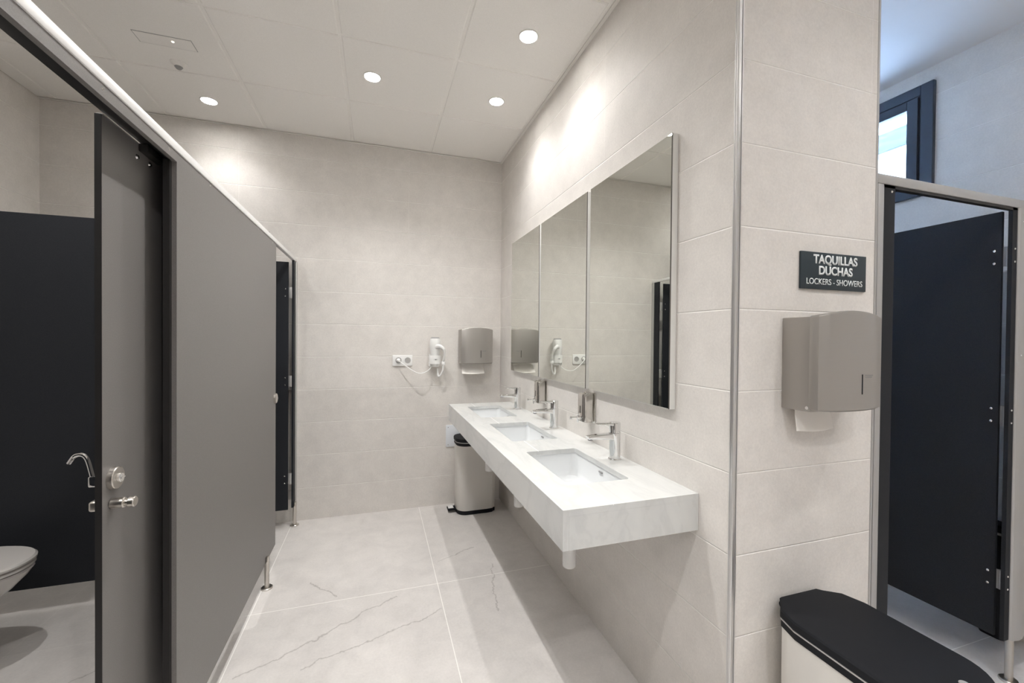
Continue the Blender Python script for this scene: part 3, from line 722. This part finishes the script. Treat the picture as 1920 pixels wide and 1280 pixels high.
# ------------------------------------------------------------------ right cubicle
rc = thing('shower_cubicle', 'charcoal cubicle with open door right of the column, below the window', 'cubicle', (2.05, YK, 0))
link('top_rail', MB().box(XK+0.004, XF, YK-0.004, YK+0.020, 1.946, 1.980, 0.003), M_alum, rc, label='aluminium top rail')
link('rail_shadow_line', MB().box(XK+0.03, XF, YK, YK+0.016, 1.936, 1.946), M_black, rc)  # black strip standing in for the shadow line below the rail
link('wall_profile', MB().box(XK+0.006, XK+0.036, YK-0.004, YK+0.020, 0.19, 1.946, 0.004), M_alum, rc)
link('pilaster_panel', MB().box(XK+0.034, XK+0.096, YK, YK+0.013, 0.19, 1.946), M_lamd, rc)
link('jamb_panel', MB().box(2.435, 2.468, YK, YK+0.013, 0.185, 1.946), M_lamd, rc)
lo = []
mb = MB(); mb.prism([(2.466, YK+0.016), (2.466, YK-0.002), (2.470, YK-0.008), (2.480, YK-0.012), (2.500, YK-0.016), (2.530, YK-0.014), (2.57, YK-0.004), (2.57, YK+0.016)], 'z', 0.185, 1.946)
link('edge_profile', mb, M_alum, rc, label='wide pale aluminium edge profile')
link('side_panel', MB().box(2.57, XF, YK, YK+0.013, 0.185, 1.946), M_lam, rc)
for z in (1.888, 1.35): link('screw', MB().lathe([(0, 0.002), (0.003, 0.0018), (0.0042, 0)], 12, (2.482, YK-0.0125, z), qy), M_chrome, rc)
link('screw', MB().lathe([(0, 0.002), (0.003, 0.0018), (0.0045, 0)], 12, (XK+0.080, YK, 1.925), qy), M_chrome, rc)
leg(rc, 2.500, 1.005, 0.19)
XS = 2.446
sd = link('door', MB().box(XS, XS+0.013, 1.030, 1.66, 0.185, 1.940), M_lamd, rc, label='charcoal door swung open into the cubicle')
qx = Vector((0, 0, 1)).rotation_difference(Vector((-1, 0, 0)))
for z in (1.755, 1.10, 0.42):
    mb = MB().box(XS+0.012, XS+0.016, 1.014, 1.046, z-0.040, z+0.040, 0.001).cyl((XS+0.016, 1.020, z-0.040), (XS+0.016, 1.020, z+0.040), 0.0055)
    mb.box(XS+0.004, XS+0.016, 1.0082, 1.0135, z-0.040, z+0.040, 0.0005)
    link('hinge', mb, M_alum, sd)
    for dz in (-0.026, 0.026):
        link('screw', MB().lathe([(0, 0.0025), (0.003, 0.0022), (0.0052, 0)], 12, (XS, 1.052, z+dz), qx), M_chrome, sd)
        link('screw', MB().lathe([(0, 0.002), (0.003, 0.0018), (0.0045, 0)], 12, (2.455, YK, z+dz), qy), M_chrome, sd)
# unidentified dark object in the gap beside the door, built as a small bin
sb = thing('dark_object', 'unidentified dark object in the gap beside the open cubicle door, built as a small bin', 'trash bin', (2.835, 1.19, 0))
link('body', MB().loft([[(a, b, z) for a, b in rrect(2.79+i_, 2.88-i_, 1.14+i_, 1.24-i_, 0.02)] for z, i_ in ((0, 0.006), (0.01, 0.003), (0.49, 0.0), (0.495, 0.002))]), M_lamd, sb)
link('rim', MB().loft([[(a, b, z) for a, b in rrect(2.788, 2.882, 1.138, 1.242, 0.02)] for z in (0.494, 0.505)]), M_alum, sb)
link('lid', MB().loft([[(a, b, z) for a, b in rrect(2.788+i_, 2.882-i_, 1.138+i_, 1.242-i_, 0.02)] for z, i_ in ((0.506, 0.0), (0.53, 0.0), (0.538, 0.006))]), M_rubber, sb)

for o in bpy.data.objects:
    if '_o' in o: del o['_o']
